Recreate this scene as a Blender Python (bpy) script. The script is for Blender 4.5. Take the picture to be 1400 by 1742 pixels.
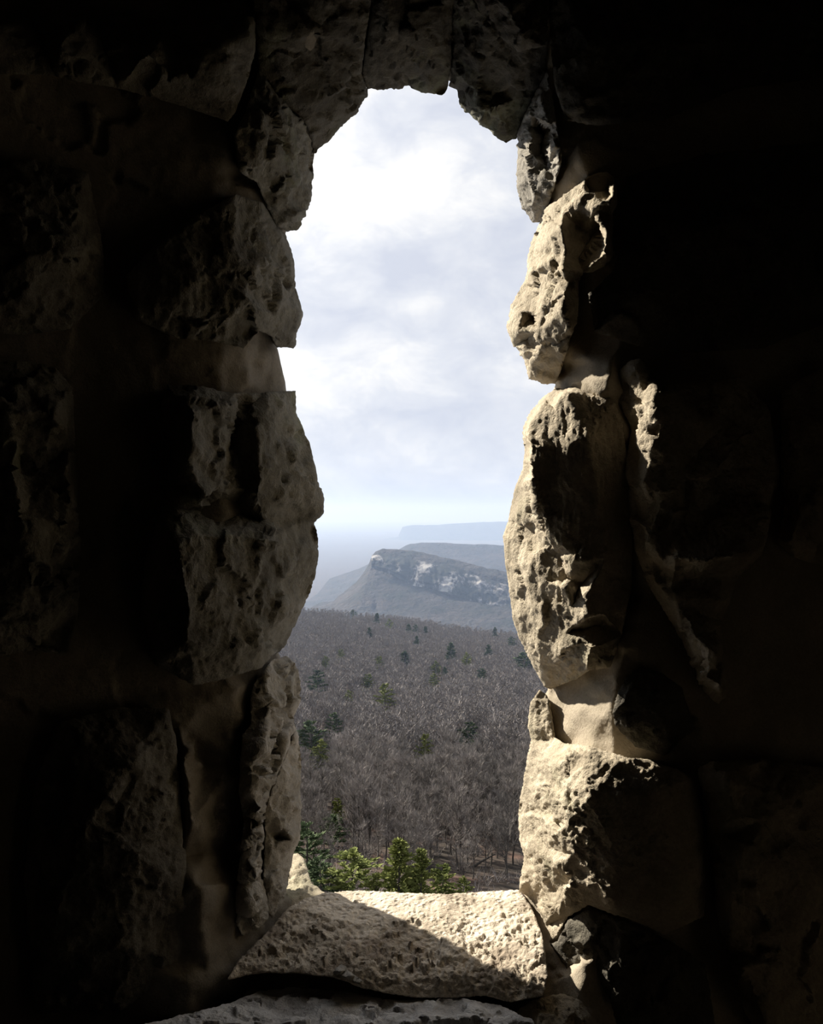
import bpy, bmesh, math, random
import numpy as np
from mathutils import Vector
from mathutils.geometry import delaunay_2d_cdt

for o in list(bpy.data.objects):
    bpy.data.objects.remove(o)
SC = bpy.context.scene
COL = SC.collection
R = math.radians

# ------------------------------------------------------------------ camera
F, CX, CY = 1348.0, 700.0, 871.0          # focal length and centre in photo pixels (1400 x 1742)
EYE = 1.6                                 # eye height above the tower floor
cam = bpy.data.cameras.new('camera')
cam.sensor_width = 36.0
cam.lens = F / 1742.0 * 36.0
cam.clip_start = 0.02
cam.clip_end = 40000
co = bpy.data.objects.new('camera', cam)
COL.objects.link(co)
co.location = (0, 0, EYE)
co.rotation_euler = (R(90), 0, 0)
SC.camera = co


def at(px, py, Y):
    """World point seen at a traced photo pixel, standing Y metres in front of the eye."""
    return ((px - CX) / F * Y, Y, EYE - (py - CY) / F * Y)


# ------------------------------------------------------------------ exposure, light
SC.view_settings.view_transform = 'Standard'
SC.view_settings.look = 'None'
SC.view_settings.gamma = 1.0
SC.view_settings.exposure = 0.0
SC.view_settings.use_curve_mapping = False
SC.cycles.use_denoising = True
SC.cycles.max_bounces = 8
SC.cycles.diffuse_bounces = 5
SC.cycles.volume_bounces = 1
SC.cycles.transparent_max_bounces = 12

SUN_AZ, SUN_EL, SUN_E = 51.0, 33.0, 12.0       # degrees left of the view axis, degrees up, W/m2
sd = bpy.data.lights.new('sun', 'SUN')
sd.energy = SUN_E
sd.color = (1.0, 0.92, 0.79)
sd.angle = R(1.2)
so = bpy.data.objects.new('sun', sd)
COL.objects.link(so)
so.location = (-12, 10, 12)
TO_SUN = Vector((-math.sin(R(SUN_AZ)) * math.cos(R(SUN_EL)), math.cos(R(SUN_AZ)) * math.cos(R(SUN_EL)), math.sin(R(SUN_EL))))
so.rotation_euler = TO_SUN.to_track_quat('Z', 'Y').to_euler()


def nod(t, kind, **kw):
    n = t.nodes.new(kind)
    for k, v in kw.items():
        setattr(n, k, v)
    return n


def mth(t, op, a, b=None, c=None, clamp=False):
    n = t.nodes.new('ShaderNodeMath')
    n.operation = op
    n.use_clamp = clamp
    for i, v in enumerate((a, b, c)):
        if v is None:
            continue
        if isinstance(v, (int, float)):
            n.inputs[i].default_value = v
        else:
            t.links.new(v, n.inputs[i])
    return n.outputs[0]


# sky: broken cloud deck
W = bpy.data.worlds.new('sky')
SC.world = W
W.use_nodes = True
t = W.node_tree
t.nodes.clear()
out = nod(t, 'ShaderNodeOutputWorld')
bg = nod(t, 'ShaderNodeBackground')
tc = nod(t, 'ShaderNodeTexCoord')
sep = nod(t, 'ShaderNodeSeparateXYZ')
t.links.new(tc.outputs['Generated'], sep.inputs[0])
az = mth(t, 'ARCTAN2', sep.outputs[0], sep.outputs[1])
el = mth(t, 'ARCSINE', sep.outputs[2])
comb = nod(t, 'ShaderNodeCombineXYZ')
t.links.new(az, comb.inputs[0])
t.links.new(mth(t, 'MULTIPLY', el, 1.7), comb.inputs[1])
n1 = nod(t, 'ShaderNodeTexNoise')
n1.inputs['Scale'].default_value = 11.0
n1.inputs['Detail'].default_value = 7
n1.inputs['Roughness'].default_value = 0.58
n1.inputs['Distortion'].default_value = 0.35
t.links.new(comb.outputs[0], n1.inputs['Vector'])
fac = mth(t, 'MULTIPLY_ADD', n1.outputs[0], 1.9, -0.50)
# the larger cloud masses: (azimuth, elevation, half widths, lightness)
for px, py, rx, ry, a in [(600, 330, 120, 80, .45), (760, 325, 150, 50, .32), (530, 300, 70, 110, .30),
                          (690, 440, 190, 45, -.26), (850, 450, 90, 70, -.22), (790, 190, 110, 40, -.28),
                          (715, 515, 45, 16, .26), (590, 545, 110, 40, -.18), (655, 620, 70, 40, .40), (510, 655, 70, 60, .42),
                          (770, 705, 170, 26, -.34), (840, 610, 60, 60, -.12), (700, 780, 230, 30, .10), (660, 870, 260, 60, -.5), (620, 170, 60, 40, .2)]:
    a0, e0 = math.atan2(px - CX, F), math.atan2(CY - py, F)
    dx = mth(t, 'DIVIDE', mth(t, 'SUBTRACT', az, a0), rx / F)
    dy = mth(t, 'DIVIDE', mth(t, 'SUBTRACT', el, e0), ry / F)
    r2 = mth(t, 'ADD', mth(t, 'MULTIPLY', dx, dx), mth(t, 'MULTIPLY', dy, dy))
    g = mth(t, 'EXPONENT', mth(t, 'MULTIPLY', r2, -1.0))
    fac = mth(t, 'MULTIPLY_ADD', g, a, fac)
fac = mth(t, 'MULTIPLY', fac, 1.0, clamp=True)
ramp = nod(t, 'ShaderNodeValToRGB')
ramp.color_ramp.elements[0].position = 0.0
ramp.color_ramp.elements[0].color = (0.65, 0.685, 0.785, 1)
ramp.color_ramp.elements[1].position = 1.0
ramp.color_ramp.elements[1].color = (1.02, 1.01, 0.99, 1)
e = ramp.color_ramp.elements.new(0.45)
e.color = (0.77, 0.795, 0.86, 1)
t.links.new(fac, ramp.inputs[0])
# brighter cloud around the veiled sun
dot = nod(t, 'ShaderNodeVectorMath', operation='DOT_PRODUCT')
t.links.new(tc.outputs['Generated'], dot.inputs[0])
dot.inputs[1].default_value = TO_SUN
glow = mth(t, 'MULTIPLY_ADD', mth(t, 'POWER', mth(t, 'MAXIMUM', dot.outputs['Value'], 0.0), 6.0), 0.55, 1.0)
t.links.new(ramp.outputs[0], bg.inputs['Color'])
t.links.new(glow, bg.inputs['Strength'])
t.links.new(bg.outputs[0], out.inputs['Surface'])


# ------------------------------------------------------------------ noise
def _hash(ix, iy, iz, seed):
    h = (ix * 374761393 + iy * 668265263 + iz * 2147483647 + seed * 1274126177) & 0xFFFFFFFF
    h = ((h ^ (h >> 13)) * 1274126177) & 0xFFFFFFFF
    h = ((h ^ (h >> 16)) * 2246822519) & 0xFFFFFFFF
    return ((h ^ (h >> 15)) & 0xFFFFFF) / float(0x800000) - 1.0


def vnoise(p, seed=0):
    p = np.asarray(p, float)
    i = np.floor(p).astype(np.int64)
    f = p - i
    u = f * f * f * (f * (f * 6 - 15) + 10)
    r = 0
    for dx in (0, 1):
        wx = u[:, 0] if dx else 1 - u[:, 0]
        for dy in (0, 1):
            wy = u[:, 1] if dy else 1 - u[:, 1]
            for dz in (0, 1):
                wz = u[:, 2] if dz else 1 - u[:, 2]
                r = r + wx * wy * wz * _hash(i[:, 0] + dx, i[:, 1] + dy, i[:, 2] + dz, seed)
    return r


def fbm(p, octv=4, seed=0, gain=0.5, ridged=False):
    a, s, tot = 1.0, 0.0, 0.0
    p = np.asarray(p, float)
    for k in range(octv):
        n = vnoise(p * (2.03 ** k) + 17.3 * k, seed + k)
        if ridged:
            n = 1 - 2 * np.abs(n)
        s = s + a * n
        tot += a
        a *= gain
    return s / tot


# ------------------------------------------------------------------ objects
def tag(o, label=None, cat=None, group=None, kind=None):
    if label:
        o['label'] = label
    if cat:
        o['category'] = cat
    if group:
        o['group'] = group
    if kind:
        o['kind'] = kind
    return o


def mesh_obj(name, V, Fs, mat, parent=None, smooth=True, origin=None, recalc=False):
    V = np.asarray(V, float)
    og = np.zeros(3) if origin is None else np.asarray(origin, float)
    me = bpy.data.meshes.new(name)
    me.from_pydata((V - og).tolist(), [], Fs)
    if recalc:
        bm = bmesh.new()
        bm.from_mesh(me)
        bmesh.ops.recalc_face_normals(bm, faces=bm.faces)
        bm.to_mesh(me)
        bm.free()
    me.polygons.foreach_set('use_smooth', [smooth] * len(me.polygons))
    for m in (mat if isinstance(mat, (list, tuple)) else [mat]):
        me.materials.append(m)
    me.update()
    o = bpy.data.objects.new(name, me)
    COL.objects.link(o)
    o.location = og
    if parent:
        o.parent = parent
    return o


# ------------------------------------------------------------------ materials
def new_mat(name, rough=0.9):
    m = bpy.data.materials.new(name)
    m.use_nodes = True
    t = m.node_tree
    b = t.nodes['Principled BSDF']
    b.inputs['Roughness'].default_value = rough
    b.inputs['Specular IOR Level'].default_value = 0.2
    return m, t, b


def noise_node(t, vec, scale, detail=5, rough=0.55, dist=0.0):
    n = nod(t, 'ShaderNodeTexNoise')
    n.inputs['Scale'].default_value = scale
    n.inputs['Detail'].default_value = detail
    n.inputs['Roughness'].default_value = rough
    n.inputs['Distortion'].default_value = dist
    if vec is not None:
        t.links.new(vec, n.inputs['Vector'])
    return n.outputs[0]


def ramp_node(t, fac, stops):
    r = nod(t, 'ShaderNodeValToRGB')
    el = r.color_ramp.elements
    el[0].position, el[0].color = stops[0][0], (*stops[0][1], 1)
    el[1].position, el[1].color = stops[-1][0], (*stops[-1][1], 1)
    for p, c in stops[1:-1]:
        x = el.new(p)
        x.color = (*c, 1)
    t.links.new(fac, r.inputs[0])
    return r.outputs[0]


def mix_col(t, fac, a, b, mode='MIX'):
    n = nod(t, 'ShaderNodeMix', data_type='RGBA', blend_type=mode)
    for s, v in ((n.inputs[0], fac), (n.inputs[6], a), (n.inputs[7], b)):
        if isinstance(v, (int, float)):
            s.default_value = v
        elif isinstance(v, tuple):
            s.default_value = (*v, 1)
        else:
            t.links.new(v, s)
    return n.outputs[2]


def rock_mat(name, light, mid, dark, lichen=(0.20, 0.21, 0.12), lich=0.5, bump=0.85, pits=0.0, grain=140.0):
    m, t, b = new_mat(name, 0.92)
    g = nod(t, 'ShaderNodeNewGeometry').outputs['Position']
    c = ramp_node(t, noise_node(t, g, 9, 9, 0.62, 0.6), [(0.30, dark), (0.48, mid), (0.66, light)])
    fine = noise_node(t, g, grain, 4, 0.7)
    c = mix_col(t, 0.55, c, ramp_node(t, fine, [(0.32, (0.62, 0.60, 0.58)), (0.7, (1.12, 1.12, 1.12))]), 'MULTIPLY')
    lm = ramp_node(t, noise_node(t, g, 4.3, 8, 0.65, 0.8), [(0.56, (0, 0, 0)), (0.68, (lich, lich, lich))])
    c = mix_col(t, lm, c, lichen)
    t.links.new(c, b.inputs['Base Color'])
    h = mth(t, 'MULTIPLY_ADD', noise_node(t, g, 55, 6, 0.7), 0.6, mth(t, 'MULTIPLY', fine, 0.4))
    if pits:
        v = nod(t, 'ShaderNodeTexVoronoi')
        v.inputs['Scale'].default_value = 75
        t.links.new(g, v.inputs['Vector'])
        h = mth(t, 'MULTIPLY_ADD', mth(t, 'MINIMUM', v.outputs['Distance'], 0.45), pits, h)
    bp = nod(t, 'ShaderNodeBump')
    bp.inputs['Strength'].default_value = bump
    bp.inputs['Distance'].default_value = 0.012
    t.links.new(h, bp.inputs['Height'])
    t.links.new(bp.outputs[0], b.inputs['Normal'])
    return m


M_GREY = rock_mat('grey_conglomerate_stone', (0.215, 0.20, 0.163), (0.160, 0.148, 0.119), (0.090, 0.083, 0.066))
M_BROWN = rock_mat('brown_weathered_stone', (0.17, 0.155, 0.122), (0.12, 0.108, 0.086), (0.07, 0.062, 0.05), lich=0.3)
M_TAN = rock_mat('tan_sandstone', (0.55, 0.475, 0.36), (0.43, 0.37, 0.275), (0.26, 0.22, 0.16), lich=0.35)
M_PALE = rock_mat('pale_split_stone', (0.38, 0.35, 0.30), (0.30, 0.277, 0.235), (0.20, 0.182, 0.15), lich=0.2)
M_MORTAR_SHADE = rock_mat('shaded_mortar', (0.21, 0.182, 0.142), (0.172, 0.148, 0.113), (0.128, 0.11, 0.083), lich=0.12, bump=0.35, grain=220.0)  # the sandy mortar again, darkened: the left wall's shade put into its colour
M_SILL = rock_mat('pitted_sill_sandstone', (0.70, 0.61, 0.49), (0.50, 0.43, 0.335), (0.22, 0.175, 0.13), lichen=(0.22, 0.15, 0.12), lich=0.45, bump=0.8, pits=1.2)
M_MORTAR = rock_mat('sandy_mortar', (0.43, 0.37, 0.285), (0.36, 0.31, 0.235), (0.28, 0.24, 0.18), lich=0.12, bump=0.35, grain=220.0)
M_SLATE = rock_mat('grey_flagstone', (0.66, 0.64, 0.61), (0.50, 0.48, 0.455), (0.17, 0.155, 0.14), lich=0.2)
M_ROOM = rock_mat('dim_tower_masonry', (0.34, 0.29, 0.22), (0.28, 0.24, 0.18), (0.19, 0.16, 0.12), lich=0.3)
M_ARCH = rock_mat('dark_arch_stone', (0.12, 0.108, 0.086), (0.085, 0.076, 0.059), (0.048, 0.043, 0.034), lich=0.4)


# ------------------------------------------------------------------ stone builder
def inside(poly, P):
    x, y = P[:, 0], P[:, 1]
    r = np.zeros(len(P), bool)
    n = len(poly)
    for i in range(n):
        x1, y1 = poly[i]
        x2, y2 = poly[(i + 1) % n]
        c = (y1 > y) != (y2 > y)
        with np.errstate(divide='ignore', invalid='ignore'):
            xs = (x2 - x1) * (y - y1) / (y2 - y1) + x1
        r ^= c & (x < xs)
    return r


def edge_dist(poly, P):
    d = np.full(len(P), 1e9)
    n = len(poly)
    for i in range(n):
        a = np.array(poly[i])
        b = np.array(poly[(i + 1) % n])
        ab = b - a
        tt = np.clip(((P - a) @ ab) / max(ab @ ab, 1e-9), 0, 1)
        d = np.minimum(d, np.hypot(*(P - (a + tt[:, None] * ab)).T))
    return d


class Depth:
    """Distances from the eye measured at traced points, joined by flat facets."""

    def __init__(self, pts):
        pts = [tuple(map(float, p)) for p in pts]
        self.p = np.array([p[:2] for p in pts])
        self.d = np.array([p[2] for p in pts])
        vs, _, fs, ov, _, _ = delaunay_2d_cdt([Vector(p[:2]) for p in pts], [], [], 0, 1e-4)
        self.v = np.array([list(v) for v in vs])
        self.dv = np.array([np.mean([self.d[k] for k in o]) if len(o) else 0 for o in ov])
        self.f = [tuple(f) for f in fs]

    def __call__(self, Q):
        r = np.full(len(Q), np.nan)
        best = np.full(len(Q), -1e9)
        for f in self.f:
            a, b, c = self.v[f[0]], self.v[f[1]], self.v[f[2]]
            den = (b[1] - c[1]) * (a[0] - c[0]) + (c[0] - b[0]) * (a[1] - c[1])
            if abs(den) < 1e-6:
                continue
            w0 = ((b[1] - c[1]) * (Q[:, 0] - c[0]) + (c[0] - b[0]) * (Q[:, 1] - c[1])) / den
            w1 = ((c[1] - a[1]) * (Q[:, 0] - c[0]) + (a[0] - c[0]) * (Q[:, 1] - c[1])) / den
            w2 = 1 - w0 - w1
            W0, W1, W2 = np.clip(w0, 0, 1), np.clip(w1, 0, 1), np.clip(w2, 0, 1)
            s = W0 + W1 + W2
            q = (W0[:, None] * a + W1[:, None] * b + W2[:, None] * c) / s[:, None]
            m = -np.hypot(*(Q - q).T)
            k = m > best
            val = (W0 * self.dv[f[0]] + W1 * self.dv[f[1]] + W2 * self.dv[f[2]]) / s
            r[k] = val[k]
            best[k] = m[k]
        return r


def resample(outl, s, rng, jit):
    pts = []
    n = len(outl)
    for i in range(n):
        a, b = np.array(outl[i][:2], float), np.array(outl[(i + 1) % n][:2], float)
        L = np.hypot(*(b - a))
        k = max(1, int(round(L / s)))
        nrm = np.array([-(b - a)[1], (b - a)[0]]) / max(L, 1e-6)
        for j in range(k):
            p = a + (b - a) * j / k
            if j:
                p = p + nrm * rng.uniform(-jit, jit)
            pts.append(p)
    return np.array(pts)


def relief(outl, ctrl, s, seed, amp, freq, aniso=(1, 1, 1), facet=0.5, warp=5.0, jit=0.8, fine_box=None, coarse=40, ampf=None):
    """Relief surface of a traced stone: vertices in the world, triangles, and the ordered rim."""
    rng = random.Random(seed)
    nr = np.random.RandomState(seed)
    o3 = [(p[0], p[1], p[2] if len(p) > 2 else 1.40) for p in outl]
    if fine_box is None:
        rim = resample(o3, s, rng, jit)
    else:
        rim = resample(o3, s, rng, 0.0)
    x0, y0 = rim.min(0)
    x1, y1 = rim.max(0)
    poly = [tuple(p) for p in rim]

    def grid(x0, y0, x1, y1, s):
        gx, gy = np.meshgrid(np.arange(x0, x1, s), np.arange(y0, y1, s * 0.87))
        gx = gx + (np.arange(gx.shape[0]) % 2)[:, None] * s * 0.5
        G = np.stack([gx.ravel(), gy.ravel()], 1)
        return G + nr.uniform(-.22 * s, .22 * s, G.shape)
    if fine_box is None:
        G = grid(x0, y0, x1, y1, s)
    else:
        fx0, fy0, fx1, fy1 = fine_box
        A = grid(fx0, fy0, fx1, fy1, s)
        B = grid(x0, y0, x1, y1, coarse)
        B = B[~((B[:, 0] > fx0 - 10) & (B[:, 0] < fx1 + 10) & (B[:, 1] > fy0 - 10) & (B[:, 1] < fy1 + 10))]
        G = np.concatenate([A, B])
    G = G[inside(poly, G)]
    simple = [p[:2] for p in o3]
    G = G[edge_dist(simple, G) > s * 0.62 + jit]
    allp = np.concatenate([rim, G])
    nb = len(rim)
    vs, _, fs, ov, _, _ = delaunay_2d_cdt([Vector(p) for p in allp], [(i, (i + 1) % nb) for i in range(nb)], [], 1, 1e-5)
    P = np.array([list(v) for v in vs])
    back = {}
    for k, o in enumerate(ov):
        for q in o:
            back[q] = k
    loop = [back[i] for i in range(nb)]
    D = ctrl if callable(ctrl) else Depth(o3 + list(ctrl))
    q3 = np.concatenate([P / 38.0, np.full((len(P), 1), seed * 1.37)], 1)
    wx = fbm(q3, 3, seed + 5)
    wy = fbm(q3 + 31.7, 3, seed + 9)
    Yd = D(P + warp * 1.6 * np.stack([wx, wy], 1))
    Yd = np.nan_to_num(Yd, nan=1.4)
    Yd = Yd - 0.21 * np.clip((430 - P[:, 0]) / 430.0, 0, 1.5) ** 1.25      # the round tower's wall curves in
    V = np.stack([(P[:, 0] - CX) / F * Yd, Yd, EYE - (P[:, 1] - CY) / F * Yd], 1)
    Fs = [tuple(f) for f in fs]
    T = np.array([f for f in Fs if len(f) == 3])
    fn = np.cross(V[T[:, 1]] - V[T[:, 0]], V[T[:, 2]] - V[T[:, 0]])
    flip = fn[:, 1] > 0
    fn[flip] *= -1
    N = np.zeros_like(V)
    for k in range(3):
        np.add.at(N, T[:, k], fn)
    N /= np.maximum(np.linalg.norm(N, axis=1, keepdims=True), 1e-12)
    S = V * freq * np.array(aniso)
    d = amp * (0.45 * fbm(S * 0.6, 4, seed, 0.6) + 0.5 * fbm(S * 2.3 + 3.3, 4, seed + 20, 0.70) + 0.30 * fbm(S * 2.9 + 5.1, 3, seed + 40, 0.65, ridged=True) - 0.05)
    if facet > 0:
        k = 60
        lo, hi = V.min(0), V.max(0)
        sp = lo + nr.rand(k, 3) * (hi - lo)
        wv = V + 0.02 * np.stack([fbm(V * 30, 2, seed + 3), fbm(V * 30 + 9, 2, seed + 4), fbm(V * 30 + 19, 2, seed + 6)], 1)
        dist = ((wv[:, None, :] - sp[None]) ** 2).sum(2)
        near = dist.argmin(1)
        tilt = nr.normal(0, 1, (k, 3)) * 0.30
        off = nr.uniform(-.004, .006, k)
        fa = ((wv - sp[near]) * tilt[near]).sum(1) + off[near]
        d = d + facet * np.clip(fa, -0.014, 0.014)
    rimd = edge_dist([tuple(p[:2]) for p in o3], P)
    d = d * np.clip(0.3 + rimd / 16.0, 0, 1)
    if ampf is not None:
        d = d * ampf(P)
    V = V + N * d[:, None]
    return V, Fs, loop, P


def stone(name, label, outl, ctrl=(), mat=None, s=4.2, seed=1, amp=0.006, freq=22, aniso=(1, 1, 1), facet=0.5, warp=5.0,
          back=0.10, shrink=0.16, cat='stone', kind=None, group=None, ampf=None):
    V, Fs, loop, P = relief(outl, ctrl, s * 0.82, seed, amp, freq, aniso, facet, warp, ampf=ampf)
    pc = P[loop].mean(0)
    V = list(map(tuple, V))
    prev = loop
    yb = max(V[i][1] for i in loop)
    for fr, sh in ((0.25, 0.25), (1.0, 1.0)):      # the stone narrows away behind its visible face
        ring = []
        for i in loop:
            x, y, z = V[i]
            q = np.array([CX + x / y * F, CY - (z - EYE) / y * F])
            q = q + (pc - q) * shrink * sh
            yy = y + (max(y + 0.03, yb * 0.4 + y * 0.6 + back) - y) * fr
            V.append(at(q[0], q[1], yy))
            ring.append(len(V) - 1)
        n = len(ring)
        for i in range(n):
            Fs.append((prev[i], prev[(i + 1) % n], ring[(i + 1) % n], ring[i]))
        prev = ring
    V.append(tuple(np.mean([V[i] for i in prev], axis=0)))
    k = len(V) - 1
    for i in range(len(prev)):
        Fs.append((prev[i], prev[(i + 1) % len(prev)], k))
    o = mesh_obj(name, V, Fs, mat or M_GREY, origin=np.mean(V, axis=0), recalc=True)
    group = group or {'jamb_stone': 'stones of the window jambs', 'arch_stone': 'stones of the window arch', 'wall_stone': 'stones of the tower wall', 'ledge_stone': None}.get(name)
    return tag(o, label, cat, group, kind)


# ------------------------------------------------------------------ tower room (behind and beside the eye)
def box(name, lo, hi, mat):
    x0, y0, z0 = lo
    x1, y1, z1 = hi
    V = [(x0, y0, z0), (x1, y0, z0), (x1, y1, z0), (x0, y1, z0), (x0, y0, z1), (x1, y0, z1), (x1, y1, z1), (x0, y1, z1)]
    Fq = [(0, 3, 2, 1), (4, 5, 6, 7), (0, 1, 5, 4), (1, 2, 6, 5), (2, 3, 7, 6), (3, 0, 4, 7)]
    return mesh_obj(name, V, Fq, mat, smooth=False, origin=((x0 + x1) / 2, (y0 + y1) / 2, z0))


RX, RZ = 1.36, 3.2
tag(box('floor', (-RX, -2.2, -0.2), (RX, 1.75, 0.0), M_ROOM), 'dark stone floor of the tower room', 'floor', kind='structure')
tag(box('ceiling', (-RX, -2.2, RZ), (RX, 1.75, RZ + 0.2), M_ROOM), 'dark stone ceiling of the tower room', 'ceiling', kind='structure')
tag(box('wall_west', (-RX - 0.25, -2.2, -0.2), (-RX, 1.75, RZ + 0.2), M_ROOM), 'dark side wall of the tower room on the left', 'wall', kind='structure')
tag(box('wall_east', (RX, -2.2, -0.2), (RX + 0.25, 1.75, RZ + 0.2), M_ROOM), 'dark side wall of the tower room on the right', 'wall', kind='structure')
tag(box('wall_back', (-RX - 0.25, -2.45, -0.2), (RX + 0.25, -2.2, RZ + 0.2), M_ROOM), 'dark back wall of the tower room', 'wall', kind='structure')


def mortar_wall(name, label, outl, ctrl, seed, box_, mat):
    V, Fs, loop, P = relief(outl, ctrl, 7.0, seed, 0.005, 16, facet=0.25, warp=7.0, jit=0.3, fine_box=box_, coarse=45)
    V = list(map(tuple, V))
    ring = []
    wc = np.array([0.01, 0.0, EYE + 0.05])
    for i in loop:
        x, y, z = V[i]
        dx, dz = x - wc[0], (z - wc[2]) * 0.35
        L = max(math.hypot(dx, dz), 1e-6)
        add = max(0.03, (1.74 - y) * 1.5)
        add = min(add, 0.16)
        V.append((x + dx / L * add, max(1.72, y + 0.05), z + dz / L * add))
        ring.append(len(V) - 1)
    n = len(loop)
    for i in range(n):
        Fs.append((loop[i], loop[(i + 1) % n], ring[(i + 1) % n], ring[i]))
    o = mesh_obj(name, V, Fs, mat, origin=(V[loop[0]][0], 1.5, 0), recalc=True)
    tag(o, label, 'wall', kind='structure')
    return o


B = 1.665
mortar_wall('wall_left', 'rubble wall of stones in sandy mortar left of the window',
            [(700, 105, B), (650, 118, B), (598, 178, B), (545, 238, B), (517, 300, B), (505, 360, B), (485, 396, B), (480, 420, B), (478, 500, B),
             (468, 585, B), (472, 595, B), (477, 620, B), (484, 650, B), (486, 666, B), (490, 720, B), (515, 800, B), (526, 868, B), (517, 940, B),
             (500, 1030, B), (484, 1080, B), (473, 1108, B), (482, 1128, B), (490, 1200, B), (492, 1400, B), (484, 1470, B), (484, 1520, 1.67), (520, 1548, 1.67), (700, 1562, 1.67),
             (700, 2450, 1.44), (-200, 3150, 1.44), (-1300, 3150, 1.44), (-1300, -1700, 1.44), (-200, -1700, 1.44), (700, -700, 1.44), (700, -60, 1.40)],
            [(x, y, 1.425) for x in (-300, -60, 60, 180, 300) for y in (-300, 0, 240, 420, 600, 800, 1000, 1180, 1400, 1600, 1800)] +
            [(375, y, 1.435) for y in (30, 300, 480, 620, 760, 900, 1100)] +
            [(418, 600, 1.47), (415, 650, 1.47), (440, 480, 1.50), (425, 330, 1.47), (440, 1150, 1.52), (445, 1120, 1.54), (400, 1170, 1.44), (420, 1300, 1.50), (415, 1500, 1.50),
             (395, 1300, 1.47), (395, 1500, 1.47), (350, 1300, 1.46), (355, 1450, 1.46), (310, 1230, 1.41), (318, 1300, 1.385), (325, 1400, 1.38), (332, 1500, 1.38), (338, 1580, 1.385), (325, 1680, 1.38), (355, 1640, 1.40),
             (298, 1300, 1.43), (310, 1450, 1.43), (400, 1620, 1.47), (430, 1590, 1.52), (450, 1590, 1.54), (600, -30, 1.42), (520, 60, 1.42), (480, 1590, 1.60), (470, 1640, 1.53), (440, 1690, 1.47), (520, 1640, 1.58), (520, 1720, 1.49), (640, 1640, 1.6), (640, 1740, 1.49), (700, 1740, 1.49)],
            11, (-40, -40, 720, 1790), M_MORTAR_SHADE)
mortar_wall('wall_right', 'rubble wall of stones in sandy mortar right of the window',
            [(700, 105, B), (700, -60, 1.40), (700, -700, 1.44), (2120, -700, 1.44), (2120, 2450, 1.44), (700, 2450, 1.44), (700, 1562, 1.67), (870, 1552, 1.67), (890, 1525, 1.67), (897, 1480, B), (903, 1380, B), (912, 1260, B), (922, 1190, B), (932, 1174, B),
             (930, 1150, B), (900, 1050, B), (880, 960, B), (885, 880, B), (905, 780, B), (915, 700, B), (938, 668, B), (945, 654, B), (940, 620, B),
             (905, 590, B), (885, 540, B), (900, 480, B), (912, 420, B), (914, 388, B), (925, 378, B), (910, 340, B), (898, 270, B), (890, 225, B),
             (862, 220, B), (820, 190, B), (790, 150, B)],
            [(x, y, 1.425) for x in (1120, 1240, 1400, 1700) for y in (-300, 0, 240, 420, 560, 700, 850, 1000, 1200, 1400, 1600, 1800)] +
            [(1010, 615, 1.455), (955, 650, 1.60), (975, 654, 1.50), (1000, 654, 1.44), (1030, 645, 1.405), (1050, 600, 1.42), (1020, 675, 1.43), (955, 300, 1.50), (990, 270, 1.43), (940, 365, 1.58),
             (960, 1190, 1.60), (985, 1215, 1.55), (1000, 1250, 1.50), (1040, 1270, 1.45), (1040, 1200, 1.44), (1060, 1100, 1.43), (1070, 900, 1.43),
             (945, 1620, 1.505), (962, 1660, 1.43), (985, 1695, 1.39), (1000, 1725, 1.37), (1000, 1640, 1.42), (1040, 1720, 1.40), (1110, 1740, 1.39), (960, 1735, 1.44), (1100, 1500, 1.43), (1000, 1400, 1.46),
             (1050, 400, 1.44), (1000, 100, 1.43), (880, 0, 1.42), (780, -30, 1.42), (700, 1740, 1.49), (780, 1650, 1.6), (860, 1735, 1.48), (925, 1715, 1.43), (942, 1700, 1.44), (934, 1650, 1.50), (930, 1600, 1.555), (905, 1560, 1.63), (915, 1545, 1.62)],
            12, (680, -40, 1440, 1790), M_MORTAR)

# ------------------------------------------------------------------ stones left of the window
S = 1.645
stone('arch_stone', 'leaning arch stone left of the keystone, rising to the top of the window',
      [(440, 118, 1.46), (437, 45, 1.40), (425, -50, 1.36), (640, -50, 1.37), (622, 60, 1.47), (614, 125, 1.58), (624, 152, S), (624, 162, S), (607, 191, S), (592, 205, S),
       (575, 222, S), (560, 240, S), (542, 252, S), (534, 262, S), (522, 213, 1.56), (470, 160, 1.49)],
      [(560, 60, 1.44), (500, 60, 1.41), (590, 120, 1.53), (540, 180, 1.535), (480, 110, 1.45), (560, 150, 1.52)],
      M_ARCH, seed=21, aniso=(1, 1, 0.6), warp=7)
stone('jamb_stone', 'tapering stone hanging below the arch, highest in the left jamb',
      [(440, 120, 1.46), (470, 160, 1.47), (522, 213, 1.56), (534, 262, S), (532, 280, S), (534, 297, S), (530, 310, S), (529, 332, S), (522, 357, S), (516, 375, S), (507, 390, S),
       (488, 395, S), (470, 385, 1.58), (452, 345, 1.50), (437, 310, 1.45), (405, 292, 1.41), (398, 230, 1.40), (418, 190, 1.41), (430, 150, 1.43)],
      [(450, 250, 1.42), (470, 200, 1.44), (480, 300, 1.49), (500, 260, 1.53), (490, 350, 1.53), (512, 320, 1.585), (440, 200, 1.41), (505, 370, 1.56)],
      M_GREY, seed=22, aniso=(1.3, 1, 0.45), amp=0.009)
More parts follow.
